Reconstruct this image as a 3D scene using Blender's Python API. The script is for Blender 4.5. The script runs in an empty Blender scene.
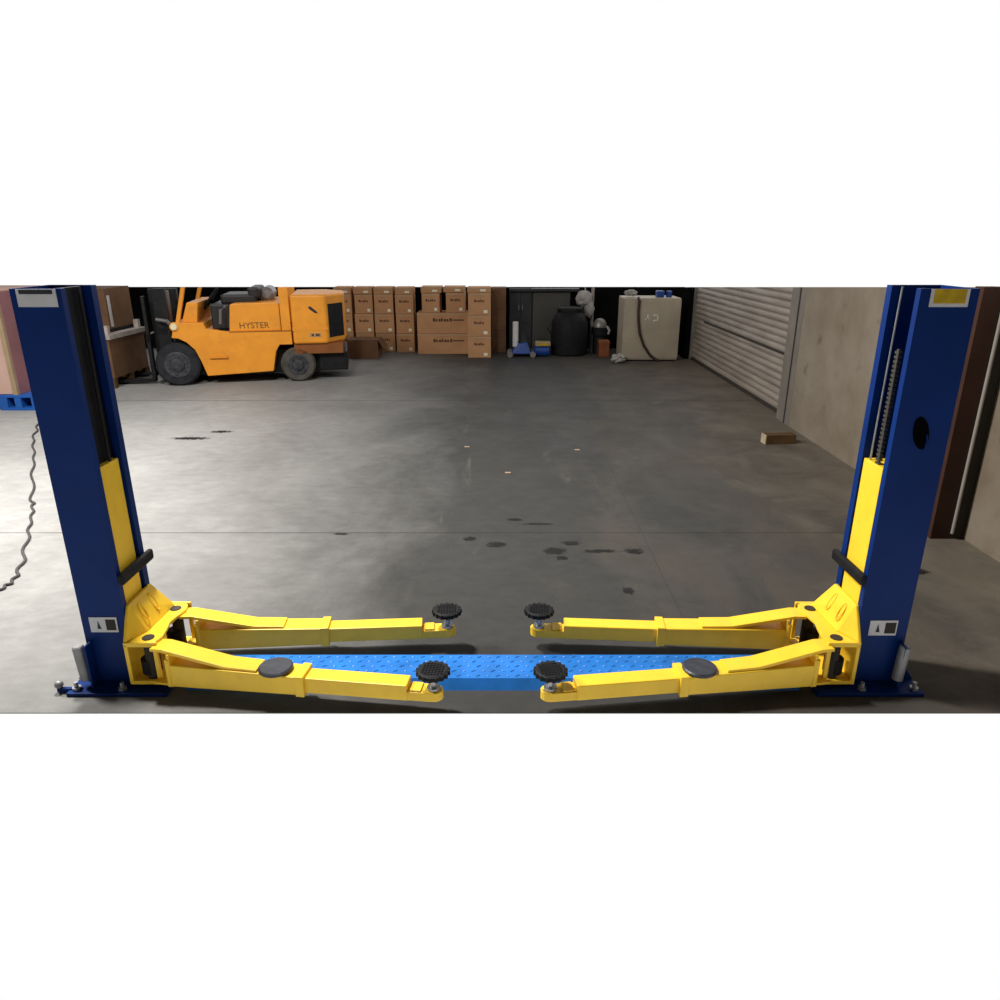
import bpy, bmesh, math, random
from mathutils import Matrix, Vector
random.seed(7)
COL = bpy.context.scene.collection
PI = math.pi
H = 1.75                       # eye height of the photographer
PITCH = math.atan(260/726)
FALL = 0.0587                  # the photograph's field of view ends along z = H - FALL*Y; nothing above it was photographed

# ---------------------------------------------------------------- materials
def nt(name):
    m = bpy.data.materials.new(name); m.use_nodes = True
    n = m.node_tree.nodes; l = m.node_tree.links
    return m, n, l, n['Principled BSDF']

def mat(name, col, rough=.5, metal=0, spec=.4, var=.15, scale=6, bump=0, emit=None, wear=None, wear_amt=.5, coords='Object'):
    m, n, l, b = nt(name)
    b.inputs['Roughness'].default_value = rough
    b.inputs['Metallic'].default_value = metal
    b.inputs['Specular IOR Level'].default_value = spec
    tc = n.new('ShaderNodeTexCoord')
    nz = n.new('ShaderNodeTexNoise'); nz.inputs['Scale'].default_value = scale; nz.inputs['Detail'].default_value = 6
    l.new(tc.outputs[coords], nz.inputs['Vector'])
    r = n.new('ShaderNodeValToRGB')
    r.color_ramp.elements[0].position = .3; r.color_ramp.elements[1].position = .7
    r.color_ramp.elements[0].color = tuple(max(0, c*(1-var)) for c in col)+(1,)
    r.color_ramp.elements[1].color = tuple(min(1, c*(1+var)) for c in col)+(1,)
    l.new(nz.outputs['Fac'], r.inputs['Fac'])
    out = r.outputs['Color']
    if wear:
        nz2 = n.new('ShaderNodeTexNoise'); nz2.inputs['Scale'].default_value = scale*2.3; nz2.inputs['Detail'].default_value = 8
        nz2.inputs['Roughness'].default_value = .7
        l.new(tc.outputs[coords], nz2.inputs['Vector'])
        r2 = n.new('ShaderNodeValToRGB'); r2.color_ramp.elements[0].position = .56; r2.color_ramp.elements[1].position = .72
        r2.color_ramp.elements[1].color = (wear_amt,)*3+(1,)
        l.new(nz2.outputs['Fac'], r2.inputs['Fac'])
        mx = n.new('ShaderNodeMix'); mx.data_type = 'RGBA'
        l.new(r2.outputs['Color'], mx.inputs[0]); l.new(out, mx.inputs[6]); mx.inputs[7].default_value = tuple(wear)+(1,)
        out = mx.outputs[2]
    l.new(out, b.inputs['Base Color'])
    if bump:
        bp = n.new('ShaderNodeBump'); bp.inputs['Strength'].default_value = bump; bp.inputs['Distance'].default_value = .01
        l.new(nz.outputs['Fac'], bp.inputs['Height']); l.new(bp.outputs['Normal'], b.inputs['Normal'])
    if emit:
        b.inputs['Emission Color'].default_value = tuple(col)+(1,); b.inputs['Emission Strength'].default_value = emit
    return m

YEL = (.88,.565,.032)
M = dict(
 yellow = mat('yellow_paint', YEL, .38, 0, .35, .06, 9, wear=(.55,.33,.02), wear_amt=.25),
 blue = mat('blue_paint', (.002,.022,.13), .45, 0, .12, .12, 5),
 plateblue = mat('bright_blue_paint', (.015,.15,.50), .35, 0, .4, .2, 9, wear=(.03,.2,.6)),
 black = mat('black_rubber', (.010,.010,.011), .6, 0, .15, .3, 20, bump=.2),
 blackmetal = mat('black_metal', (.012,.012,.013), .5, .3, .3, .3, 14, wear=(.06,.05,.045)),
 steel = mat('bare_steel', (.35,.35,.35), .4, .8, .5, .25, 20),
 greysteel = mat('grey_cylinder_paint', (.22,.22,.22), .45, .3, .4, .2, 16),
 discgrey = mat('grey_rubber_disc', (.022,.024,.034), .45, 0, .5, .3, 30, bump=.3),
 white = mat('white_sticker', (.55,.55,.55), .5, 0, .3, .05, 20),
 yellowsticker = mat('yellow_sticker', (.45,.30,.012), .5, 0, .3, .2, 30),
 print_dark = mat('dark_print', (.02,.02,.025), .6),
 orange = mat('orange_forklift_paint', (.80,.31,.028), .45, 0, .3, .10, 4, wear=(.5,.2,.03), wear_amt=.5),
 tyre = mat('tyre_rubber', (.022,.023,.028), .8, 0, .2, .35, 12, bump=.3),
 hub = mat('wheel_hub_grime', (.05,.052,.058), .6, .3, .3, .5, 14),
 greytyre = mat('worn_grey_tyre', (.075,.07,.06), .85, 0, .2, .3, 12),
 seat = mat('black_seat_vinyl', (.014,.013,.014), .5),
 tank = mat('dull_grey_tank', (.22,.2,.19), .4, .4),
 lamp = mat('headlight_glass', (.75,.72,.45), .1, 0, .6),
 carton = mat('brown_cardboard', (.46,.245,.12), .8, 0, .2, .12, 5),
 cartonp = mat('pinkish_cardboard', (.30,.17,.10), .8, 0, .2, .12, 5),
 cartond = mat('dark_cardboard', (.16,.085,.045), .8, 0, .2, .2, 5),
 tape = mat('carton_tape', (.42,.26,.14), .35, 0, .5, .1, 8),
 pale = mat('pale_label_paper', (.75,.72,.55), .4, 0, .5, .05, 8),
 cprint = mat('carton_print', (.10,.045,.025), .8),
 cream = mat('cream_enamel', (.34,.29,.215), .5, 0, .3, .12, 3, wear=(.25,.2,.12), wear_amt=.5),
 hose = mat('brown_hose', (.03,.014,.008), .5),
 ragwhite = mat('white_cloth', (.30,.28,.26), .9, 0, .1, .2, 9),
 greypanel = mat('grey_panel', (.06,.056,.05), .6, 0, .3, .1, 3),
 locker = mat('dark_grey_cabinet', (.025,.026,.028), .5, 0, .3, .2, 4),
 jackblue = mat('jack_blue_paint', (.01,.05,.24), .4, 0, .4, .3, 9),
 palletblue = mat('pallet_truck_blue', (.012,.09,.36), .4, 0, .4, .2, 5),
 pink = mat('pale_pink_wrapped_board', (.50,.33,.27), .7, 0, .2, .08, 3),
 pinkdark = mat('mauve_board', (.26,.12,.13), .7, 0, .2, .15, 3),
 red = mat('faded_red_orange', (.20,.06,.02), .7, 0, .3, .3, 9),
 wood = mat('raw_wood', (.09,.05,.02), .8, 0, .2, .3, 9),
 woodend = mat('pale_wood_end', (.45,.36,.24), .8, 0, .2, .2, 9),
 woodgrey = mat('weathered_plank', (.42,.37,.33), .8, 0, .2, .2, 9),
 rust = mat('brown_painted_steel', (.045,.016,.008), .7, 0, .3, .25, 4),
 pipe = mat('pale_grey_conduit', (.28,.25,.22), .5, 0, .3, .1, 6),
 darkstrip = mat('dark_brown_steel', (.03,.024,.016), .8),
 cord = mat('grey_cord', (.05,.047,.045), .7),
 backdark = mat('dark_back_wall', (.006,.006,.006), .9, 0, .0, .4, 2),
 ceil = mat('ceiling_sheet', (.12,.12,.12), .8),
)

def slatted():
    m, n, l, b = nt('roller_door_slats_paint')
    b.inputs['Roughness'].default_value = .55
    tc = n.new('ShaderNodeTexCoord'); nz = n.new('ShaderNodeTexNoise'); nz.inputs['Scale'].default_value = 3
    mp = n.new('ShaderNodeMapping'); mp.inputs['Scale'].default_value = (1,.4,3)
    l.new(tc.outputs['Object'], mp.inputs['Vector']); l.new(mp.outputs['Vector'], nz.inputs['Vector'])
    r = n.new('ShaderNodeValToRGB'); r.color_ramp.elements[0].position = .3; r.color_ramp.elements[1].position = .7
    r.color_ramp.elements[0].color = (.22,.18,.145,1); r.color_ramp.elements[1].color = (.34,.295,.25,1)
    l.new(nz.outputs['Fac'], r.inputs['Fac']); l.new(r.outputs['Color'], b.inputs['Base Color'])
    return m
M['slat'] = slatted()
M['void'] = mat('black_hole_shade', (.003,.003,.004), .9, 0, 0)
M['chainsteel'] = mat('greasy_chain_steel', (.10,.095,.085), .4, .6)
M['guide'] = mat('galvanised_guide', (.17,.15,.13), .6, 0, .3, .15, 4)

def concrete_wall():
    m, n, l, b = nt('cast_concrete_wall')
    b.inputs['Roughness'].default_value = .9; b.inputs['Specular IOR Level'].default_value = .1
    tc = n.new('ShaderNodeTexCoord')
    nz = n.new('ShaderNodeTexNoise'); nz.inputs['Scale'].default_value = 1.6; nz.inputs['Detail'].default_value = 8; nz.inputs['Roughness'].default_value = .6
    l.new(tc.outputs['Object'], nz.inputs['Vector'])
    r = n.new('ShaderNodeValToRGB'); r.color_ramp.elements[0].position = .3; r.color_ramp.elements[1].position = .72
    r.color_ramp.elements[0].color = (.16,.125,.087,1); r.color_ramp.elements[1].color = (.27,.235,.19,1)
    l.new(nz.outputs['Fac'], r.inputs['Fac'])
    nz2 = n.new('ShaderNodeTexNoise'); nz2.inputs['Scale'].default_value = 5; nz2.inputs['Detail'].default_value = 3
    l.new(tc.outputs['Object'], nz2.inputs['Vector'])
    r2 = n.new('ShaderNodeValToRGB'); r2.color_ramp.elements[0].position = .66; r2.color_ramp.elements[1].position = .76
    r2.color_ramp.elements[1].color = (.55,.55,.55,1)
    l.new(nz2.outputs['Fac'], r2.inputs['Fac'])
    mx = n.new('ShaderNodeMix'); mx.data_type = 'RGBA'; mx.inputs[7].default_value = (.09,.07,.05,1)
    l.new(r2.outputs['Color'], mx.inputs[0]); l.new(r.outputs['Color'], mx.inputs[6])
    l.new(mx.outputs[2], b.inputs['Base Color'])
    bp = n.new('ShaderNodeBump'); bp.inputs['Strength'].default_value = .3; bp.inputs['Distance'].default_value = .02
    l.new(nz.outputs['Fac'], bp.inputs['Height']); l.new(bp.outputs['Normal'], b.inputs['Normal'])
    return m
M['wall'] = concrete_wall()

def floor_mat():
    m, n, l, b = nt('worn_concrete_floor')
    tc = n.new('ShaderNodeTexCoord')
    def noise(sc, det=6, rg=.6, stretch=(1,1,1), dist=0):
        mp = n.new('ShaderNodeMapping'); mp.inputs['Scale'].default_value = stretch
        l.new(tc.outputs['Object'], mp.inputs['Vector'])
        z = n.new('ShaderNodeTexNoise'); z.inputs['Scale'].default_value = sc; z.inputs['Detail'].default_value = det
        z.inputs['Roughness'].default_value = rg; z.inputs['Distortion'].default_value = dist
        l.new(mp.outputs['Vector'], z.inputs['Vector']); return z.outputs['Fac']
    def ramp(f, a, c, ca, cb):
        r = n.new('ShaderNodeValToRGB'); r.color_ramp.elements[0].position = a; r.color_ramp.elements[1].position = c
        r.color_ramp.elements[0].color = ca+(1,); r.color_ramp.elements[1].color = cb+(1,)
        l.new(f, r.inputs['Fac']); return r.outputs['Color']
    def mth(op, a, bb=None, clamp=False):
        x = n.new('ShaderNodeMath'); x.operation = op; x.use_clamp = clamp
        for i, v in enumerate((a, bb)):
            if v is None: continue
            if isinstance(v, (int, float)): x.inputs[i].default_value = v
            else: l.new(v, x.inputs[i])
        return x.outputs[0]
    def mix(f, a, bcol, mode='MIX'):
        x = n.new('ShaderNodeMix'); x.data_type = 'RGBA'; x.blend_type = mode
        if isinstance(f, (int, float)): x.inputs[0].default_value = f
        else: l.new(f, x.inputs[0])
        for i, v in ((6, a), (7, bcol)):
            if isinstance(v, tuple): x.inputs[i].default_value = v+(1,)
            else: l.new(v, x.inputs[i])
        return x.outputs[2]
    sp = n.new('ShaderNodeSeparateXYZ'); l.new(tc.outputs['Object'], sp.inputs[0]); X, Y = sp.outputs[0], sp.outputs[1]
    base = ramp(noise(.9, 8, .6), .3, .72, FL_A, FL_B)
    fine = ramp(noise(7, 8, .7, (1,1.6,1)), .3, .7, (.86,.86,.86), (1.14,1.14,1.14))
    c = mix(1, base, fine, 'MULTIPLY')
    shade_x = mth('ADD', mth('MULTIPLY', mth('ADD', X, 3.3), .34), mth('MULTIPLY', mth('SUBTRACT', noise(.7, 7, .65, (1.2,.8,1), .5), .5), .7), True)  # painted light falloff: floor colour darkens away from the bright left side
    c = mix(mth('MULTIPLY', shade_x, .98), c, mix(1, FL_SHADE, fine, 'MULTIPLY'))
    # brown dirt carried in along the wall on the right
    dirt = mth('ADD', mth('MULTIPLY', mth('SUBTRACT', X, .5), .42), mth('MULTIPLY', mth('SUBTRACT', noise(1.3, 7, .65, (1.4,.6,1), .6), .5), 2.2), True)
    c = mix(mth('MULTIPLY', dirt, .75), c, FL_DIRT)
    streak = ramp(noise(1.1, 8, .75, (2.4,.5,1), 1.2), .60, .75, (0,0,0), (.45,.45,.45))
    c = mix(streak, c, FL_STREAK)
    dust = mth('ADD', mth('MULTIPLY', mth('SUBTRACT', X, 1.9), .8), mth('MULTIPLY', mth('SUBTRACT', noise(2.1, 7, .65, (1,1,1), .6), .5), 2.4), True)
    c = mix(mth('MULTIPLY', dust, .6), c, (.20,.172,.135))
    # saw-cut joints
    def joint(coord, at, w=.008):
        d = mth('ABSOLUTE', mth('SUBTRACT', coord, at)); return mth('LESS_THAN', d, w)
    j = mth('MAXIMUM', joint(Y, 4.27), joint(Y, 8.3, .012)); j = mth('MAXIMUM', j, joint(X, .9, .002))
    c = mix(mth('MULTIPLY', j, .5), c, (.02,.018,.016))
    # oil drips, each a small irregular blot
    wob = mth('MULTIPLY', mth('SUBTRACT', noise(30, 4, .75), .5), 3.6)
    tot = None
    for (ox, oy, rx, ry) in OIL:
        dx = mth('DIVIDE', mth('SUBTRACT', X, ox), rx); dy = mth('DIVIDE', mth('SUBTRACT', Y, oy), ry)
        d = mth('ADD', mth('MULTIPLY', dx, dx), mth('MULTIPLY', dy, dy))
        v = mth('SUBTRACT', mth('ADD', 1.0, wob), d, True)
        tot = v if tot is None else mth('MAXIMUM', tot, v)
    c = mix(mth('MULTIPLY', tot, 1.6, True), c, (.014,.013,.012))
    specks = ramp(noise(26, 2, .5), .74, .78, (0,0,0), (.35,.35,.35))
    c = mix(specks, c, (.02,.018,.015))
    l.new(c, b.inputs['Base Color'])
    rr = ramp(noise(2.2, 6, .6), .3, .7, (.42,.42,.42), (.6,.6,.6)); l.new(rr, b.inputs['Roughness'])
    b.inputs['Specular IOR Level'].default_value = FL_SPEC
    bp = n.new('ShaderNodeBump'); bp.inputs['Strength'].default_value = .12; bp.inputs['Distance'].default_value = .01
    l.new(noise(9, 6, .7), bp.inputs['Height']); l.new(bp.outputs['Normal'], b.inputs['Normal'])
    return m
FL_A, FL_B, FL_SHADE, FL_DIRT, FL_STREAK, FL_SPEC = (.27,.265,.255), (.36,.355,.34), (.040,.039,.037), (.105,.086,.066), (.16,.15,.13), .06  # the darkest tone is the shade painted over centre and right
OIL = [(-.185,4.17,.05,.04), (-.02,4.08,.07,.05), (.33,3.98,.08,.06), (.44,4.10,.07,.04), (.60,3.98,.13,.03), (.80,3.98,.06,.05),
       (.36,3.88,.04,.04), (.68,3.46,.035,.05), (.1,4.5,.06,.03), (.24,4.42,.12,.02), (-1.0,4.25,.06,.02),
       (-2.9,6.6,.20,.06), (-2.7,6.85,.12,.05), (-3.3,5.6,.1,.04), (2.3,3.7,.12,.05)]
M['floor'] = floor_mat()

# ---------------------------------------------------------------- mesh helpers
class MB:
    def __init__(s, xf=None): s.bm = bmesh.new(); s.xf = xf or Matrix.Identity(4)
    def _v(s, p): return s.bm.verts.new(s.xf @ Vector(p))
    def box(s, x0, x1, y0, y1, z0, z1, m=None):
        m = m or Matrix.Identity(4)
        v = [s._v(m @ Vector((x, y, z))) for z in (z0, z1) for x, y in ((x0,y0),(x1,y0),(x1,y1),(x0,y1))]
        for f in ((0,1,2,3),(7,6,5,4),(0,4,5,1),(1,5,6,2),(2,6,7,3),(3,7,4,0)): s.bm.faces.new([v[i] for i in f])
        return s
    def prism(s, pts, a, b, axis='z'):
        def P(u, w, t): return {'z':(u,w,t), 'y':(u,t,w), 'x':(t,u,w)}[axis]
        lo = [s._v(P(u,w,a)) for u,w in pts]; hi = [s._v(P(u,w,b)) for u,w in pts]
        s.bm.faces.new(lo); s.bm.faces.new(list(reversed(hi)))
        k = len(pts)
        for i in range(k): s.bm.faces.new((lo[i], hi[i], hi[(i+1)%k], lo[(i+1)%k]))
        return s
    def lathe(s, prof, c=(0,0,0), axis='z', seg=24, m=None):
        m = m or Matrix.Identity(4); rings = []
        for r, h in prof:
            ring = []
            for i in range(seg):
                a = 2*PI*i/seg; u, w = r*math.cos(a), r*math.sin(a)
                p = {'z':(u,w,h), 'y':(u,h,w), 'x':(h,u,w)}[axis]
                ring.append(s._v(m @ Vector((c[0]+p[0], c[1]+p[1], c[2]+p[2]))))
            rings.append(ring)
        for a, b in zip(rings, rings[1:]):
            for i in range(seg): s.bm.faces.new((a[i], a[(i+1)%seg], b[(i+1)%seg], b[i]))
        s.bm.faces.new(rings[0]); s.bm.faces.new(list(reversed(rings[-1])))
        return s
    def cyl(s, c, r, h, axis='z', seg=20, m=None): return s.lathe([(r,0),(r,h)], c, axis, seg, m)
    def tube(s, pts, r, seg=8):
        pts = [Vector(p) for p in pts]; rings = []
        for i, p in enumerate(pts):
            d = (pts[min(i+1,len(pts)-1)] - pts[max(i-1,0)]).normalized()
            up = Vector((0,0,1)) if abs(d.z) < .9 else Vector((1,0,0))
            a = d.cross(up).normalized(); b = d.cross(a)
            rings.append([s._v(p + (a*math.cos(2*PI*k/seg) + b*math.sin(2*PI*k/seg))*r) for k in range(seg)])
        for a, b in zip(rings, rings[1:]):
            for i in range(seg): s.bm.faces.new((a[i], a[(i+1)%seg], b[(i+1)%seg], b[i]))
        s.bm.faces.new(rings[0]); s.bm.faces.new(list(reversed(rings[-1])))
        return s
    def hull(s, pts):
        vs = [s._v(p) for p in pts]; bmesh.ops.convex_hull(s.bm, input=vs); return s
    def blob(s, c, r, sq=(1,1,1), jag=.15, sub=2, seed=1):
        rnd = random.Random(seed); t = bmesh.new(); bmesh.ops.create_icosphere(t, subdivisions=sub, radius=1)
        mp = {}
        for v in t.verts:
            k = 1 + rnd.uniform(-jag, jag)
            mp[v.index] = s._v((c[0]+v.co.x*r*sq[0]*k, c[1]+v.co.y*r*sq[1]*k, c[2]+v.co.z*r*sq[2]*k))
        for f in t.faces: s.bm.faces.new([mp[v.index] for v in f.verts])
        t.free(); return s
    def build(s, name, m, parent=None, bevel=0, smooth=False, bseg=2):
        bmesh.ops.recalc_face_normals(s.bm, faces=s.bm.faces)
        me = bpy.data.meshes.new(name); s.bm.to_mesh(me); s.bm.free()
        me.materials.append(m)
        if smooth:
            for p in me.polygons: p.use_smooth = True
        o = bpy.data.objects.new(name, me); COL.objects.link(o)
        if parent: o.parent = parent
        if bevel:
            bv = o.modifiers.new('bevel', 'BEVEL'); bv.width = bevel; bv.segments = bseg; bv.limit_method = 'ANGLE'; bv.angle_limit = .6
            bv.harden_normals = False
        if smooth:
            try:
                with bpy.context.temp_override(object=o, active_object=o, selected_editable_objects=[o], selected_objects=[o]): bpy.ops.object.shade_smooth_by_angle(angle=.6)
            except Exception: pass
        return o

def tag(o, label=None, cat=None, group=None, kind=None):
    if label: o['label'] = label
    if cat: o['category'] = cat
    if group: o['group'] = group
    if kind: o['kind'] = kind
    return o
def empty(name, loc, rz=0):
    o = bpy.data.objects.new(name, None); COL.objects.link(o); o.location = loc; o.rotation_euler = (0,0,rz); o.empty_display_size = .1; return o
def struct(o, label=None): o['kind'] = 'structure'; (label and o.__setitem__('label', label)); return o
def text(name, body, size, m, parent, loc, rot, ext=.001):
    cu = bpy.data.curves.new(name, 'FONT'); cu.body = body; cu.size = size; cu.extrude = ext; cu.align_x = 'CENTER'; cu.align_y = 'CENTER'
    t = bpy.data.objects.new(name, cu); COL.objects.link(t)
    bpy.context.view_layer.update()
    me = bpy.data.meshes.new_from_object(t.evaluated_get(bpy.context.evaluated_depsgraph_get()))
    bpy.data.objects.remove(t); me.materials.clear(); me.materials.append(m)
    o = bpy.data.objects.new(name, me); COL.objects.link(o); o.parent = parent; o.location = loc; o.rotation_euler = rot
    return o

# ---------------------------------------------------------------- the room
FRONT = 2.405
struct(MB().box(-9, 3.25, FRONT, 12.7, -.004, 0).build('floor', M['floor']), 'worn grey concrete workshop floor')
b = MB().prism([(FRONT,0),(7.08,0),(7.08,H-FALL*7.08),(FRONT,H-FALL*FRONT)], 2.88, 3.1, 'x')
struct(b.build('wall_right', M['wall']), 'stained cast concrete wall')
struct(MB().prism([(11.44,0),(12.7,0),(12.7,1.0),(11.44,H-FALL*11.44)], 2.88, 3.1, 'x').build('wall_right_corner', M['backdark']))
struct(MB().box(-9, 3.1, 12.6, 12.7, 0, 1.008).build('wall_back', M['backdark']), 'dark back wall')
struct(MB().box(-9.1, 3.3, -1.5, 12.7, 5.4, 5.45).build('unseen_ceiling', M['ceil']))  # out of view, added to block light from the sky overhead
struct(MB().box(2.88, 3.1, -1.5, FRONT, 0, 5.4).build('unseen_wall_right_front', M['wall']))  # out of view, added at full height to cut ambient light
struct(MB().box(-9.1, 3.1, -1.6, -1.5, 0, 5.4).build('unseen_wall_front', M['ceil']))  # behind the camera, added to keep ambient light off the bay
struct(MB().box(-9.1, -9.0, -1.5, 12.7, 0, 5.4).build('unseen_wall_left', M['ceil']))  # beyond the frame, added to hold back light from the left
# roller door in the right wall: curved slats, one mesh, shallow C-section each
dr = empty('door_1', (3.0, 9.5, 0)); struct(dr, 'pale ribbed roller door in the right wall')
y0, y1 = 7.40-9.5, 11.42-9.5
b = MB(); pitch = .075; z = .03
def top_at(y): return H - FALL*(y+9.5)
k = 0
while z < 1.40:
    pr = [(0,z), (-.008,z+.006), (-.014,z+.022), (-.014,z+.040), (-.006,z+pitch-.012), (.004,z+pitch-.008), (.004,z+pitch), (.008,z+pitch), (.008,z)]
    b.prism(pr, y0, y1, 'y'); z += pitch
bmesh.ops.bisect_plane(b.bm, geom=b.bm.verts[:]+b.bm.edges[:]+b.bm.faces[:], plane_co=(0,0,top_at(0)), plane_no=(0,FALL,1), clear_outer=True)
bmesh.ops.holes_fill(b.bm, edges=[e for e in b.bm.edges if e.is_boundary])
b.build('curtain', M['slat'], dr)
MB().box(-.03, .015, y0, y1, 0, .035).build('bottom_rail', M['darkstrip'], dr)
MB().box(-.024, -.004, y0, y1-.55, .615, .632).build('seam_strip', M['darkstrip'], dr)
MB().prism([(y0-.31,0),(y0+.03,0),(y0+.03,top_at(y0+.03)),(y0-.31,top_at(y0-.31))], -.118, .02, 'x').build('guide_rail', M['guide'], dr)
MB().prism([(y0-.20,0),(y0-.17,0),(y0-.17,top_at(y0-.17)),(y0-.20,top_at(y0-.20))], -.122, -.117, 'x').build('guide_groove', M['darkstrip'], dr)
MB().prism([(y1-.01,0),(y1+.02,0),(y1+.02,top_at(y1+.02)),(y1-.01,top_at(y1-.01))], -.05, .02, 'x').build('guide_rail', M['guide'], dr)
# steel door column against the wall, right of the lift
t = empty('steel_wall_column', (2.78, 4.17, 0)); tag(t, 'brown steel column with pale conduit standing against the concrete wall', 'column')
zt = H-FALL*4.17-.0
MB().box(-.105, .0, 0, .08, 0, zt).build('flange', M['rust'], t)
MB().box(.03, .099, .0, .06, 0, zt).build('web', M['darkstrip'], t)
MB().box(.0, .03, .0, .06, 0, zt).build('rear_plate', M['darkstrip'], t)
MB().cyl((.018,-.010,.04), .010, zt-.04).build('conduit', M['pipe'], t, smooth=True)

# ---------------------------------------------------------------- the two lift posts
def lift_post(side, x0, width, label):
    """side: +1 stands on the right (inner face looks to -x), -1 on the left. local lx grows towards the middle of the bay"""
    root = empty('lift_post', (x0, 2.72, 0)); tag(root, label, 'car lift', 'pair of blue lift posts with yellow arms')
    S = Matrix.Diagonal((-side, 1, 1, 1))
    w = width; n_, f_ = -.12, .115; t = .006; z0, z1 = .015, 1.592
    prof = [(0,n_),(-w,n_),(-w,f_),(0,f_),(0,.077),(-.03,.077),(-.03,.083),(-t,.083),(-t,f_-t),(-w+t,f_-t),(-w+t,n_+t),(-t,n_+t),(-t,-.096),(-.03,-.096),(-.03,-.09),(0,-.09)]
    col = MB(S).prism(prof, z0, z1).build('column', M['blue'], root)
    MB(S).box(-.05, -.004, n_-.0, n_+.0001, 1, 1.0001).bm.free()
    # stickers on the camera side of the column
    xm = -w/2
    if side < 0:
        st = MB(S).box(xm-.066, xm+.072, n_-.003, n_-.0005, 1.531, 1.591).build('sticker', M['white'], root); st['label'] = 'white sticker with black lettering line'
        MB(S).box(xm-.055, xm+.06, n_-.0045, n_-.003, 1.574, 1.588).build('sticker_print', M['print_dark'], st)
    else:
        st = MB(S).box(xm-.068, xm+.066, n_-.003, n_-.0005, 1.531, 1.591).build('sticker', M['white'], root); st['label'] = 'yellow warning sticker with pale border'
        MB(S).box(xm-.056, xm+.054, n_-.0045, n_-.003, 1.543, 1.591).build('sticker_print', M['yellowsticker'], st)
    zl = .268 if side > 0 else .283
    lb = MB(S).box(xm-.057, xm+.055, n_-.003, n_-.0005, zl-.034, zl+.034).build('warning_label', M['white'], root)
    MB(S).box(xm-.057+(.0 if side>0 else .06)+.006, xm+(-.008 if side>0 else .048), n_-.0045, n_-.003, zl-.024, zl+.024).build('label_picture', M['darkstrip'], lb)
    q = 1 if side > 0 else -1
    MB(S).prism([(xm+q*.012+.0, zl-.018),(xm+q*.028, zl-.018),(xm+q*.022, zl+.018)], n_-.0045, n_-.003, 'y').build('label_figure', M['print_dark'], lb)
    if side > 0:
        h = MB(S).lathe([(.030,-.004),(.030,.0)], (0,0,0), 'y', 20, Matrix.Translation((xm+.004, n_, 1.08)) @ Matrix.Rotation(math.radians(14),4,'Y') @ Matrix.Diagonal((.95,1,2.1,1)))
        h.build('access_hole', M['void'], root)  # flat black disc painted as the dark inside of a hole
        MB(S).tube([(xm-.018, n_-.005, 1.03),(xm-.022, n_-.006, 1.05),(xm-.018, n_-.005, 1.075)], .003).build('catch', M['blue'], root)
    # slot fittings
    if side > 0:
        MB(S).tube([(-.014,.04,.93),(-.014,.03,1.59)], .004).build('cable', M['steel'], root)
        ch = MB(S); zz = .93
        while zz < 1.36:
            ch.box(-.022, -.008, -.035, -.008, zz, zz+.010); ch.box(-.019, -.011, -.029, -.014, zz+.010, zz+.017); zz += .017
        ch.build('chain', M['chainsteel'], root)
    else:
        MB(S).tube([(-.02,.02,.93),(-.02,.03,1.59)], .006).build('cable', M['blackmetal'], root)
        MB(S).box(-.05, -.035, -.09, .075, .9, 1.59).build('slot_shield', M['black'], root)
    # carriage
    rec = -.002 if side > 0 else -.010
    ca = MB(S).box(-.13, rec, -.084, .066, .20, .932).build('carriage', M['yellow'], root, bevel=.003)
    # bracket
    top = [(0,-.17),(.10,-.17),(.127,-.155),(.138,-.12),(.128,-.05),(.118,.0),(.128,.06),(.14,.11),(.132,.155),(.10,.185),(.0,.185)]
    b = MB(S).prism(top, .214, .228).prism(top, .033, .047)
    b.box(0, .01, -.17, .185, .047, .214)
    for ys in (-.172, .172):
        b.box(.115, .133, ys, ys+.015, .045, .216); b.box(.0, .016, ys, ys+.015, .045, .216)
        b.box(.0, .133, ys, ys+.015, .033, .05); b.box(.0, .133, ys, ys+.015, .207, .2275)
    b.build('bracket', M['yellow'], ca, bevel=.003)
    MB(S).hull([(0,-.10,.358),(0,.10,.358),(.012,-.10,.358),(.012,.10,.358),(.075,.155,.229),(.06,-.08,.229),(.0,-.168,.229),(.012,-.168,.229),(0,.16,.229)]).build('gusset', M['yellow'], ca, bevel=.003)
    for py, px in ((-.130,.085),(.118,.092)):
        MB(S).cyl((px,py,.03), .024, .201, seg=20).build('pin', M['darkstrip'], ca)
        MB(S).lathe([(.03,.06),(.038,.065),(.038,.13),(.03,.135)], (px-.012,py+(.012 if py<0 else -.012),0), 'z', 14).build('gear', M['black'], ca)
    for gy in (.045,-.045):
        pts = [(.040+.018*math.sin(a), gy+.014*math.cos(a), .358-2.05*(.028+.018*math.sin(a))+.001) for a in [i*PI/8 for i in range(16)]]
        MB(S).tube(pts+[pts[0]], .0028, 6).build('weld_ring', M['yellow'], ca)
    MB(S).box(.0, .024, -.125, .150, .456, .504, Matrix.Identity(4)).build('door_guard', M['black'], ca, bevel=.01)
    # base
    bp = MB(S).prism([(-w-.07,-.21),(.16,-.21),(.16,.2),(-w-.07,.2)], 0, .016).build('base_plate', M['blue'], root, bevel=.002)
    for px, py in ((-w-.04,-.18),(-.03,-.18),(.12,.17),(-w-.04,.17)):
        a = MB(S).lathe([(.018,.016),(.018,.028),(.009,.028),(.009,.05)], (px,py,0), 'z', 6); a.build('anchor_bolt', M['steel'], bp)
    MB(S).prism([(-w-.075,.016),(-w,.016),(-w,.12)], -.105, -.095, 'y').build('foot_gusset', M['blue'], root)
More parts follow.
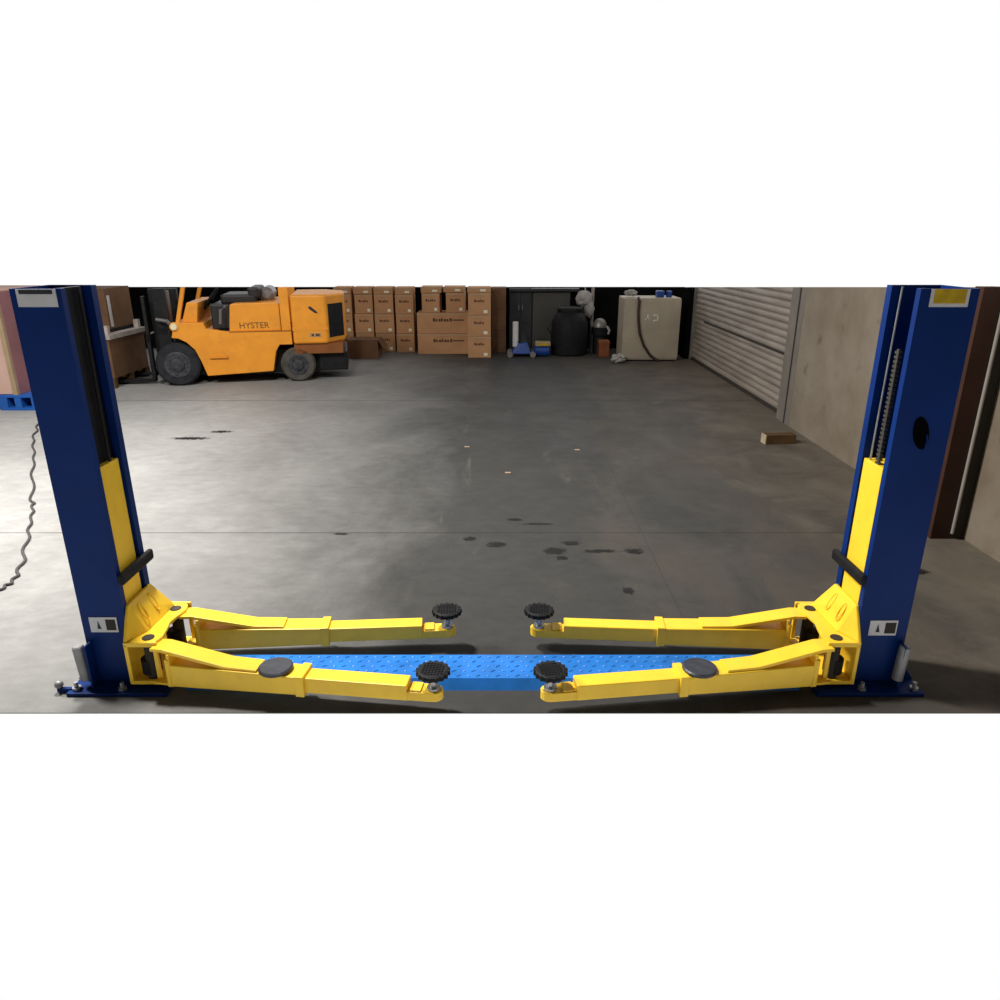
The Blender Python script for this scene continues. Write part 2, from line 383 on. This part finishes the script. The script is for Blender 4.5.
    MB(S).box(-w+.018, -w+.026, n_-.055, n_, .016, .21).build('latch_plate', M['blue'], root)
    xs = -w-.008 if side < 0 else -w+.022
    tilt = Matrix.Translation((xs, n_-.035, .05)) @ Matrix.Rotation(math.radians(-3), 4, 'Y')
    MB(S).lathe([(.022,0),(.022,.150),(.017,.155)], (0,0,0), 'z', 20, tilt).build('release_cylinder', M['greysteel'], root, smooth=True)
    if side < 0:
        br = MB(S).box(-w-.12, -w-.02, n_-.065, n_-.05, .004, .022).build('release_bar', M['blue'], root)
        MB(S).blob((-w-.112, n_-.058, .038), .017, jag=.02, sub=3).build('release_knob', M['greysteel'], br, smooth=True)
    # arms
    def arm(p0, p1, near):
        d = Vector((p1[0]-p0[0], p1[1]-p0[1])); L = d.length; ang = math.atan2(d.y, d.x)
        A = S @ Matrix.Translation((p0[0], p0[1], 0)) @ Matrix.Rotation(ang, 4, 'Z')
        sl = MB(A).prism([(.11,.052),(.66,.058),(.66,.137),(.11,.152)], -.05, .05, 'y')
        ar = sl.build('lift_arm', M['yellow'], root, bevel=.004)
        MB(A).box(.628, .664, -.054, .054, .052, .143).build('sleeve_collar', M['yellow'], ar, bevel=.003)
        st = MB(A).prism([(.03,.203),(.07,.203),(.33,.146),(.47,.142),(.47,.152),(.34,.158),(.08,.216),(.03,.216)], -.042, .042, 'y')
        st.build('reinforcing_strap', M['yellow'], ar, bevel=.002)
        MB(A).box(.10, .112, -.05, .05, .05, .198).build('end_plate', M['yellow'], ar, bevel=.002)
        MB(A).cyl((.10,-.045,.055), .011, .12, seg=12).build('stop_rod', M['yellow'], ar)
        MB(A).box(.03, .10, -.042, .042, .052, .062).build('root_plate', M['yellow'], ar)
        ex = MB(A).box(.66, 1.075, -.039, .039, .063, .130).build('extension', M['yellow'], ar, bevel=.004)
        tip = [(1.07,-.034),(L-.0,-.034)] + [(L+.038*math.sin(a), -.034*math.cos(a)) for a in [PI*i/8 for i in range(1,8)]] + [(L,.034),(1.07,.034)]
        MB(A).prism(tip, .062, .100).build('tip_plate', M['yellow'], ar, bevel=.002)
        MB(A).box(1.085, 1.128, -.03, .03, .1, .108).build('stop_block', M['yellow'], ar, bevel=.002)
        MB(A).lathe([(.026,.1),(.026,.112),(.013,.112),(.013,.168)], (L,0,0), 'z', 16).build('pad_screw', M['steel'], ar)
        pd = MB(A).lathe([(.045,.163),(.060,.168),(.064,.176),(.062,.186),(.054,.190)], (L,0,0), 'z', 32)
        for i in range(-4,5):
            for j in range(-4,5):
                if (i*i+j*j) < 15: pd.lathe([(.0052,.189),(.004,.1935)], (L+i*.0122,j*.0122,0), 'z', 6)
        for i in range(16):
            a = i*PI/8; pd.lathe([(.008,.170),(.007,.188)], (L+.060*math.cos(a), .060*math.sin(a), 0), 'z', 6)
        o = pd.build('lift_pad', M['black'], ar); 
        if near:
            MB(A).lathe([(.066,.142),(.068,.146),(.068,.153),(.062,.157)], (.535 if side < 0 else .572,-.004,0), 'z', 28).build('spare_pad', M['discgrey'], ar)
    arm((.092,-.152), (1.256,-.300), True)
    arm((.092,.105), (1.276,.185), False)
    return root
lift_post(-1, -1.515, .178, 'blue lift post with yellow arms on the left, beside the forklift')
lift_post(+1, 1.452, .203, 'blue lift post with yellow arms on the right, beside the concrete wall')

# blue diamond-plate cable cover between the posts
b = MB().prism([(2.555,0),(2.585,.040),(2.765,.040),(2.795,0)], -1.30, 1.235, 'x')
i = 0
x = -1.28
while x < 1.21:
    for r in range(5):
        y = 2.602 + r*.036; a = math.radians(35 if (i+r) % 2 else -35)
        m = Matrix.Translation((x + (.02 if r % 2 else 0), y, .040)) @ Matrix.Rotation(a, 4, 'Z')
        b.hull([m @ Vector(p) for p in ((-.013,0,0),(.013,0,0),(0,-.005,0),(0,.005,0),(-.006,0,.0035),(.006,0,.0035))])
    x += .041; i += 1
tag(b.build('cable_cover', M['plateblue']), 'bright blue diamond-plate cover strip on the floor between the lift posts', 'cover plate')

# ---------------------------------------------------------------- forklift
fk = empty('forklift', (-4.112, 9.191, 0), math.atan2(.18542,.98266)); tag(fk, 'orange forklift truck parked before the stacked cartons', 'forklift')
body = [(.02,.60),(.07,.785),(.415,.777),(.446,.70),(.671,.665),(1.469,.66),(1.469,.486),(1.309,.486),(1.255,.40),(1.201,.153),(.389,.115),(.335,.30),(.277,.446),(.19,.54),(.10,.59)]
MB().prism(body, .0, 1.08, 'y').build('body', M['orange'], fk, bevel=.006)
MB().prism([(.712,.66),(.75,.99),(.80,1.003),(1.30,1.012),(1.345,.99),(1.345,.66)], .02, 1.06, 'y').build('engine_cover', M['orange'], fk, bevel=.015)
MB().box(1.30,1.345,-.006,.0,.66,1.0).bm.free()
MB().box(.71, 1.47, -.004, 0, .652, .664).build('sill_seam', mat('seam_shadow_gap', (.30,.11,.01), .7), fk)
MB().box(.44, .66, -.03, .02, .34, .36).build('step', M['orange'], fk)
MB().prism([(.45,-.001),(.452,0),(.452,.3)], 0,.001).bm.free()
cw = MB().prism([(1.487,-.01),(1.915,-.01),(2.13,.30),(2.15,.80),(1.915,1.09),(1.487,1.09)], .487, 1.10).build('counterweight', M['orange'], fk, bevel=.03, bseg=3)
ang = math.atan2(.31,.215)
R_ = Matrix.Translation((1.915,-.01,0)) @ Matrix.Rotation(ang, 4, 'Z')
MB(R_).box(.05, .36, -.006, .01, .56, .98).build('radiator_grille', M['black'], cw)
MB().box(1.487, 1.93, -.015, -.009, .655, .70).build('ledge', M['orange'], cw)
MB().prism([(1.70,.945),(1.73,.96),(1.80,.90),(1.82,.87),(1.78,.875),(1.72,.92)], -.0135, -.009, 'y').build('emblem', M['print_dark'], cw)
b = MB().box(1.70,1.84,-.0135,-.009,.575,.625)
b.build('number_plate', M['tape'], cw)
MB().box(1.72,1.75,-.016,-.0135,.585,.615).box(1.77,1.82,-.016,-.0135,.585,.615).build('plate_mark', M['cprint'], cw)
text('brand_lettering', 'HYSTER', .105, mat('lettering_brown', (.22,.09,.015), .6), fk, (1.02,.0195-.004,.73), (PI/2,0,0))
MB().box(1.487, 2.10, .03, 1.05, .36, .487).build('rear_frame', mat('rusty_orange_frame', (.22,.07,.012), .6), fk)
MB().box(1.78, 2.15, .12, .96, .12, .37).build('rear_axle_housing', M['blackmetal'], fk, bevel=.02)
MB().box(-.20, 1.78, .20, .88, .10, .40).build('chassis', M['blackmetal'], fk)
def wheel(cx, cy, r, w, tm, bolts=6):
    o = MB().lathe([(r*.62,0),(r*.9,.0),(r,.03),(r,w-.03),(r*.9,w),(r*.62,w)], (cx,cy,r), 'y', 36).build('wheel', tm, fk)
    b = MB().lathe([(r*.60,-.004),(r*.56,-.008),(r*.34,.02-.02),(r*.30,-.02),(r*.12,-.03)], (cx,cy,r), 'y', 24)
    for i in range(bolts):
        a = 2*PI*i/bolts+.3; b.cyl((cx+r*.42*math.cos(a), cy-.02, r+r*.42*math.sin(a)), .016, .02, 'y', 6)
    b.build('hub', M['hub'], o)
wheel(.05,-.02,.268,.20,M['tyre']); wheel(.05,.92,.268,.18,M['tyre'])
wheel(1.516,.03,.222,.16,M['greytyre']); wheel(1.516,.89,.222,.16,M['tyre'])
zt = 1.205
for y in (.01, 1.03):
    MB().prism([(.085,.77),(.135,.77),(.255,zt-(.06 if y>.5 else 0)),(.205,zt-(.06 if y>.5 else 0))], y, y+.05, 'y').build('guard_post', M['orange'], fk, bevel=.008)
    MB().box(1.352, 1.469, y, y+.05, .66, zt-.01-(.06 if y>.5 else 0)).build('guard_post', M['orange'], fk, bevel=.008)
MB().prism([(.15,.775),(.335,.775),(.375,1.02),(.24,1.02)], .06, 1.0, 'y').build('cowl', M['orange'], fk, bevel=.01)
MB().box(.45,.72,.06,1.02,.655,.68).build('floor_mat', M['blackmetal'], fk)
MB().lathe([(.17,0),(.17,.02)], (0,0,0), 'z', 20, Matrix.Translation((.46,.55,1.03)) @ Matrix.Rotation(math.radians(-55),4,'Y')).build('steering_wheel', M['black'], fk)
MB().tube([(.34,.55,.95),(.46,.55,1.03)], .02).build('steering_column', M['black'], fk)
s_ = MB().box(.62,1.06,.20,.85,.98,1.10).build('seat', M['seat'], fk, bevel=.03)
MB().box(.96,1.10,.20,.85,1.05,1.185).build('backrest', M['seat'], s_, bevel=.03)
MB().box(.50,.74,.10,1.0,.68,.99).build('seat_base', M['seat'], fk, bevel=.02)
MB().lathe([(.05,0),(.09,.03),(.09,.45),(.05,.48)], (1.17,.35,1.09), 'y', 20).build('gas_tank', M['tank'], fk, smooth=True)
MB().tube([(.62,.0,.76),(.64,.0,.93),(.70,.02,.97)], .018).build('grab_handle', M['tank'], fk)
hl = MB().lathe([(.035,0),(.045,.02),(.05,.05)], (.07,-.03,.735), 'y', 20).build('headlight', M['lamp'], fk)
MB().lathe([(.052,.018),(.056,.022),(.056,.05)], (.07,-.03,.735), 'y', 20).build('bezel', M['orange'], hl)
# mast
for y in (.16,.78):
    MB().box(-.17, -.02, y, y+.08, .08, zt-.02-(.04 if y>.5 else 0)).build('mast_rail', M['blackmetal'], fk)
    MB().box(-.24, -.12, y+.09, y+.15, .10, zt-.03-(.04 if y>.5 else 0)).build('inner_rail', M['blackmetal'], fk)
for z in (.18,.62): MB().box(-.16, -.05, .16, .86, z, z+.09).build('cross_member', M['blackmetal'], fk)
MB().cyl((-.09,.5,.12), .04, 1.02).build('lift_ram', M['tank'], fk, smooth=True)
for z in (.12,.55): MB().box(-.29, -.245, .06, .96, z, z+.09).build('carriage_bar', M['blackmetal'], fk)
MB().box(-.285,-.25,.06,.12,.2,1.1).build('load_guard', M['blackmetal'], fk)
MB().tube([(-.15,.1,.82),(-.02,.06,.80),(.02,.02,.765)], .022).build('tilt_ram', M['tank'], fk)
for y in (.20,.72):
    MB().prism([(-.29,.62),(-.29,.03),(-1.2,.03),(-1.25,.04),(-1.2,.06),(-.33,.07),(-.33,.62)], y, y+.10, 'y').build('fork', M['blackmetal'], fk)

# load beyond the left post, beside the forklift
def pallet(name, x0,x1,y0,y1,label, z=0, m='wood'):
    r = empty(name, (x0, y0, z)); tag(r, label, 'pallet'); X, Y = x1-x0, y1-y0
    b = MB()
    for i in range(5): b.box(0, X, i*(Y-.09)/4, i*(Y-.09)/4+.09, .105, .125)
    b.build('deck', M[m], r)
    for i in range(3): MB().box(0, X, i*(Y-.07)/2, i*(Y-.07)/2+.07, 0, .105).build('stringer', M[m], r)
    return r
def ph(o): return o
rotL = math.atan2(.18542,.98266)
pl = pallet('pallet', -5.75,-4.80,9.02,9.98, 'dark wooden pallet on the floor in front of the forklift mast')
c1 = MB().box(-5.72,-4.80,9.04,9.96,.126,.60).build('brown_crate', M['cartond']); tag(c1, 'dark brown crate behind the left blue post, under the pale planks', 'crate')
MB().box(-5.73,-4.79,9.03,9.97,.555,.60).build('rim', M['cartond'], c1)
p2 = MB().box(-5.74,-4.76,9.00,9.98,.601,.655).build('plank_tray', M['woodgrey']); tag(p2, 'pale weathered plank tray lying on the dark brown crate', 'planks')
for y in (9.05,9.85): MB().box(-4.86,-4.80,y,y+.06,.655,.76).build('corner_post', M['woodgrey'], p2)
c2 = MB().box(-5.70,-4.89,9.30,9.94,.70,1.185).build('brown_carton', M['cartond'])
MB().box(-5.7,-4.89,9.30,9.94,.657,.70).build('carton_base', M['black'], c2)
tag(c2, 'brown carton standing on the pale planks beside the forklift mast', 'carton')
MB().box(-4.889,-4.885,9.34,9.40,.72,1.1).build('strapping', M['white'], c2)

# far left: big pale board bundle on a blue pallet truck
r = empty('board_bundle', (-5.27, 7.80, .17)); tag(r, 'tall pale pink wrapped bundle on blue base at the left edge', 'bundle')
MB().box(-1.3, 0, 0, .9, 0, 1.09).build('board', M['pink'], r, bevel=.01)
MB().box(.003, .055, .02, .88, .0, 1.07).build('side_board', M['pinkdark'], r)
MB().box(.0, .05, -.015, .02, 0, 1.10).build('corner_strip', mat('tan_corner_strip', (.3,.22,.13), .7), r)
r = empty('blue_pallet_base', (-5.25, 7.78, 0)); tag(r, 'bright blue steel base under the pale pink bundle', 'pallet base')
b = MB().box(-.19,.22,0,.9,.14,.168).box(-.19,.22,0,.9,0,.03)
b.build('deck', M['palletblue'], r, bevel=.003)
for x in (-.19,.16): MB().box(x, x+.06 if x>0 else x+.09, 0, .85, .03, .14).build('block', M['palletblue'], r)
MB().box(-1.3,-.24,.05,.85,0,.165).build('timber', M['cartond'], r)
MB().box(-.02,.05,.0,.85,.03,.14).build('centre_block', M['palletblue'], r)

# power cord on the floor, lower left
pts = [(-4.70,7.25),(-4.525,6.902),(-4.308,6.489),(-4.033,6.05),(-3.744,5.553),(-3.357,4.907),(-3.241,4.728),(-3.103,4.476),(-2.944,4.181),(-2.75,3.813),(-2.661,3.61),(-2.643,3.516),(-2.67,3.44),(-2.78,3.36),(-3.0,3.3)]
def smoothpath(p, n=8):
    out = []
    for i in range(len(p)-1):
        a, b_, c, d = p[max(i-1,0)], p[i], p[i+1], p[min(i+2,len(p)-1)]
        for k in range(n):
            t = k/n
            out.append(tuple(.5*((2*b_[j])+(-a[j]+c[j])*t+(2*a[j]-5*b_[j]+4*c[j]-d[j])*t*t+(-a[j]+3*b_[j]-3*c[j]+d[j])*t**3) for j in range(len(b_))))
    out.append(tuple(p[-1])); return out
sp = smoothpath(pts)
sp = [(x+.012*math.sin(i*.9), y+.008*math.cos(i*.7), .008) for i,(x,y) in enumerate(sp)]
tag(MB().tube(sp, .008, 8).build('power_cord', M['cord'], smooth=True), 'dark wavy power cord lying on the floor left of the left post', 'cord')

# ---------------------------------------------------------------- cartons
def carton(x0, x1, y, d, z0, z1, label, wide=False, mt='carton', plain=False, g='brown cartons stacked along the back wall'):
    r = empty('cardboard_carton', ((x0+x1)/2, y, z0)); tag(r, label, 'carton', g)
    w = (x1-x0)/2-.003; h = z1-z0-.003
    MB().box(-w, w, 0, d, 0, h).build('box', M[mt], r, bevel=.004)
    if plain: return r
    MB().box(-w, w, -.0015, 0, h-.035, h-.008).build('tape', M['tape'], r)
    if h > .2:
        b = MB()
        for i in range(5 if not wide else 7):
            cx = (-.08 if not wide else -.16) + i*(.032 if not wide else .045)
            b.box(cx, cx+(.02 if i%2 else .026)*(1.5 if wide else 1), -.002, 0, h*.58, h*.58+(.03 if i%3 else .04)*(1.3 if wide else 1))
        b.build('print', M['cprint'], r)
        if wide:
            MB().box(.16, .34, -.002, 0, h*.62, h*.68).build('small_print', M['cprint'], r)
        else:
            MB().box(w*.38, w*.72, -.003, 0, .03, .075).build('paper_label', M['pale'], r)
    else:
        MB().box(w*.1, w*.6, -.003, 0, .02, .05).build('paper_label', M['pale'], r)
    return r
hh = [0,.305,.615,.925,1.035]
names = ['floor', 'second', 'third', 'top']
cols = [('first', -2.70,-2.42,12.22), ('second', -2.375,-2.075,12.21), ('third', -2.058,-1.735,12.20), ('fourth', -1.70,-1.405,12.15)]
for nm, xa, xb, y in cols:
    for k in range(4):
        carton(xa+random.uniform(-.008,.008), xb, y+random.uniform(-.01,.03), .34, hh[k], hh[k+1],
               ('cardboard carton on the floor in the %s stack right of the forklift' if k==0 else 'cardboard carton, %s layer of the %%s stack right of the forklift' % names[k]) % nm)
for k in (0,1):
    carton(-1.337,-.505,11.95,.5,[0,.33][k],[.33,.655][k], 'long cardboard carton lying %s, beside the nearest tall stack' % ('on the floor' if k==0 else 'on another long carton'), wide=True)
carton(-1.249,-.96,11.95,.4,.655,.955,'cardboard carton on the long carton, left one with gap beside it')
carton(-.864,-.555,11.95,.4,.655,.965,'cardboard carton on the long carton, touching the nearest tall stack')
carton(-1.26,-.93,11.97,.4,.957,1.055,'shallow carton on top of the left carton above the long cartons')
carton(-.90,-.56,11.96,.4,.967,1.055,'shallow carton on top of the right carton above the long cartons')
gz = [0,.335,.655,.99,1.07]
for k in range(4):
    carton(-.505+(.01 if k==2 else 0),-.142,11.55,.38,gz[k],gz[k+1], 'cardboard carton, %s of the nearest tall stack at the row end' % ['bottom one','second up','third up','shallow topmost one'][k])
# a second, darker stack behind the row end
for k in range(3):
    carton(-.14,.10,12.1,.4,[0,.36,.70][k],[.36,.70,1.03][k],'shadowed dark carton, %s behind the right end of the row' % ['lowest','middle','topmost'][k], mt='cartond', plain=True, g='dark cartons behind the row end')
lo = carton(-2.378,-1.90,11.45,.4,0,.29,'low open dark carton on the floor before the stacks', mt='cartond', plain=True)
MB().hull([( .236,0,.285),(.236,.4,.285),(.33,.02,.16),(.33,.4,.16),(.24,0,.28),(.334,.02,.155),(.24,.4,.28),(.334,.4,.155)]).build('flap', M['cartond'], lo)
bg = MB().blob((-1.74,12.08,.34), .05, (1.3,.7,.6), .2, 2, 3).bm.free()

# ---------------------------------------------------------------- back corner
r = empty('metal_locker', (.34,12.4,0)); tag(r, 'dark grey two-door locker standing against the back wall', 'cabinet')
MB().box(-.19,.19,0,.2,0,1.0).build('body', M['locker'], r, bevel=.004)
for s in (-1,1):
    d = MB().box(s*.095-.088, s*.095+.088, -.012, 0, .45, .95).build('door', M['locker'], r, bevel=.003)
    MB().box(s*.03-.006, s*.03+.006, -.02, -.012, .66, .74).build('handle', M['tank'], d)
r = empty('grey_panel_cupboard', (.80,12.4,0)); tag(r, 'plain grey cupboard behind the black covered bin', 'cupboard')
MB().box(-.26,.36,0,.2,.0,.945).build('body', M['greypanel'], r, bevel=.004)
MB().box(-.25,.35,-.006,0,.06,.93).build('door', M['greypanel'], r, bevel=.002)
sh = MB().box(.16,1.30,12.32,12.58,.96,1.0).build('wall_shelf', M['locker']); tag(sh, 'dark shelf board above the locker and cupboard', 'shelf')
r = empty('covered_drum', (1.12,11.95,0)); tag(r, 'black covered drum with sloping shoulders before the grey cupboard', 'drum')
MB().lathe([(.27,0),(.29,.02),(.30,.25),(.29,.50),(.24,.62),(.16,.70)], (0,.0,0), 'z', 28).build('body', M['black'], r, smooth=True)
MB().lathe([(.20,.66),(.205,.70),(.205,.73),(.19,.745)], (0,0,0), 'z', 28).build('lid', M['blackmetal'], r)
MB().tube([(-.27,-.1,.30),(-.36,-.12,.42),(-.24,-.05,.58)], .014).build('handle', M['blackmetal'], r)
b = MB().blob((1.36,12.1,.86), .16, (.8,.6,.8), .14, 3, 5).blob((1.44,12.08,.70), .10, (.8,.7,1.3), .14, 3, 6)
tag(b.build('white_plastic_bag', M['ragwhite'], smooth=True), 'crumpled pale plastic bag hanging above the black drum', 'bag')
tag(MB().cyl((1.51,12.25,0), .025, 1.03).build('standing_pipe', M['pipe'], smooth=True), 'thin pale vertical pipe standing right of the black drum', 'pipe')
tag(MB().cyl((1.39,12.3,0), .012, 1.03).build('thin_rod', M['pipe'], smooth=True), 'thin pale rod standing behind the plastic bag', 'rod')
r = empty('shop_vacuum', (1.64,12.05,0)); tag(r, 'dark shop vacuum with pale domed top left of cream cabinet', 'vacuum')
MB().lathe([(.13,.28),(.15,.30),(.15,.42)], (0,0,0), 'z', 20).build('body', M['black'], r)
MB().lathe([(.115,.42),(.11,.48),(.07,.54),(.02,.56)], (-.02,0,0), 'z', 20).build('lid', M['tank'], r, smooth=True)
MB().cyl((0,0,0), .12, .28).build('drum', M['blackmetal'], r)
MB().tube([(.08,-.1,.44),(.12,-.14,.38),(.1,-.15,.32)], .02).build('hose_stub', M['ragwhite'], r)
r = empty('red_tool_box', (1.64,11.62,0)); tag(r, 'faded red tool box on the floor beside the cream cabinet', 'tool box')
MB().box(-.07,.09,0,.2,0,.22).build('body', M['red'], r, bevel=.008)
MB().box(-.075,.095,-.005,.205,.20,.25).build('lid', M['red'], r, bevel=.006)
tag(MB().blob((1.79,11.06,.065), .09, (1.15,.8,.75), .22, 3, 9).build('crumpled_rag', M['ragwhite'], smooth=False), 'crumpled white rag on the floor against the cream cabinet', 'rag')
# blue floor jack
r = empty('floor_jack', (.33,11.6,0)); tag(r, 'blue trolley jack with white upright handle sleeve by the cartons', 'jack')
MB().hull([(-.15,0,.05),(.17,0,.05),(-.15,.3,.05),(.17,.3,.05),(-.08,.05,.20),(.1,.05,.22),(-.08,.25,.20),(.1,.25,.22)]).build('body', M['jackblue'], r, bevel=.01)
MB().cyl((-.085,.08,.16), .045, .38).build('handle_sleeve', M['white'], r, smooth=True)
MB().hull([(.0,.1,.2),(.12,.1,.2),(.0,.2,.2),(.12,.2,.2),(.02,.1,.38),(.05,.1,.38),(.02,.2,.38),(.05,.2,.38)]).build('lift_head', M['locker'], r)
for x in (-.17,.19):
    MB().cyl((x,-.04,.045), .045, .05, 'y').build('wheel', M['tank'], r)
    MB().cyl((x,.27,.045), .045, .05, 'y').build('wheel', M['tank'], r)
r = empty('blue_compressor', (.67,11.6,0)); tag(r, 'small low blue machine with cream yellow top beside trolley jack', 'compressor')
MB().lathe([(.04,-.13),(.09,-.11),(.09,.11),(.04,.13)], (.0,.12,.09), 'x', 20).build('tank', M['jackblue'], r, smooth=True)
MB().box(-.11,.13,.03,.22,.165,.229).build('cover', mat('cream_yellow_cover', (.32,.24,.12), .6), r, bevel=.01)
MB().box(-.05,.10,.025,.03,.18,.21).build('stripe', M['yellowsticker'], r)
# cream cabinet
r = empty('cream_machine_cabinet', (2.28,11.2,0)); tag(r, 'cream metal machine cabinet with brown hose at the back', 'cabinet')
MB().box(-.42,.43,0,.55,.02,.935).build('body', M['cream'], r, bevel=.012)
MB().box(-.41,.43,-.01,.0,.05,.90).build('front_panel', M['cream'], r, bevel=.004)
MB().box(-.36,.38,.03,.52,0,.02).build('plinth', M['black'], r)
MB().tube([(-.215,.02,.94),(-.205,-.03,.90),(-.21,-.035,.75),(-.20,-.035,.60),(-.17,-.035,.42),(-.10,-.04,.24),(.0,-.05,.10),(.10,-.06,.03),(.15,-.07,.02)], .02).build('hose', M['hose'], r, smooth=True)
b = MB()
for (x,z,w_,h_) in ((-.10,.62,.06,.02),(-.07,.62,.02,.08),(.02,.60,.07,.02),(.02,.68,.07,.02),(.08,.60,.02,.1)): b.box(x,x+w_,-.012,-.0098,z,z+h_)
b.build('worn_mark', mat('rubbed_pale_mark', (.62,.58,.50), .7), r)
tag(MB().blob((1.98,11.38,1.0), .06, (1.6,1.3,.75), .2, 3, 4).build('folded_cloth', M['ragwhite']), 'white cloth heaped on the cream cabinet left corner', 'cloth')
tag(MB().box(2.36,2.47,11.3,11.45,.936,1.03).build('blue_can', M['jackblue'], bevel=.01), 'small blue can standing on the cream cabinet, left one', 'can')
tag(MB().lathe([(.045,0),(.045,.08),(.02,.095)], (2.56,11.4,.936), 'z', 18).build('blue_can', M['jackblue']), 'small blue round tin on the cream cabinet, right one', 'can')

# wood block by the right wall
r = empty('wood_block', (2.54,6.44,0), math.radians(4)); tag(r, 'short brown wood block on floor at foot of concrete wall', 'block')
MB().box(-.13,.15,-.05,.05,0,.085).build('block', M['wood'], r, bevel=.003)
MB().box(-.136,-.129,-.05,.05,0,.085).build('end_grain', M['woodend'], r)
# litter specks
for (x,y,lb) in ((-0.30,6.30,'scrap of pale paper on the floor, leftmost, nearest the forklift'),(0.68,6.20,'scrap of pale paper on the floor, nearest the roller door'),(0.06,5.53,'scrap of pale paper on the floor, nearest the lift arms')):
    tag(MB().box(x-.02,x+.025,y-.01,y+.015,0,.003).build('paper_scrap', M['tape']), lb, 'paper scrap', 'pale scraps on the floor')

# ---------------------------------------------------------------- light, world, camera
def area(name, loc, target, size, power, color=(1,1,1), sy=None):
    L = bpy.data.lights.new(name, 'AREA'); L.energy = power; L.color = color; L.size = size
    if sy: L.shape = 'RECTANGLE'; L.size_y = sy
    o = bpy.data.objects.new(name, L); COL.objects.link(o); o.location = loc
    o.rotation_euler = (Vector(target)-Vector(loc)).to_track_quat('-Z','Y').to_euler(); return o
area('bay_lamp', (-1.75, 3.9, 4.3), (-1.2, 3.3, 0), .3, 330, (1,.97,.92), .6)
area('loading_bay_lamp', (-4.6, 4.3, 4.2), (-3.2, 3.6, 0), .8, 420, (1,.98,.95), 1.6)
w = bpy.data.worlds.new('world'); bpy.context.scene.world = w; w.use_nodes = True
bgn = w.node_tree.nodes['Background']; bgn.inputs[0].default_value = (1,1,1,1); bgn.inputs[1].default_value = 1.0
cam = bpy.data.cameras.new('camera'); co = bpy.data.objects.new('camera', cam); COL.objects.link(co)
co.location = (0,0,H); co.rotation_euler = (PI/2-PITCH, 0, 0)
cam.sensor_width = 36; cam.lens = 36*726/1000; cam.clip_end = 100
sc = bpy.context.scene; sc.camera = co
vs = sc.view_settings; vs.view_transform = 'Standard'; vs.look = 'None'; vs.exposure = 0; vs.gamma = 1; vs.use_curve_mapping = False
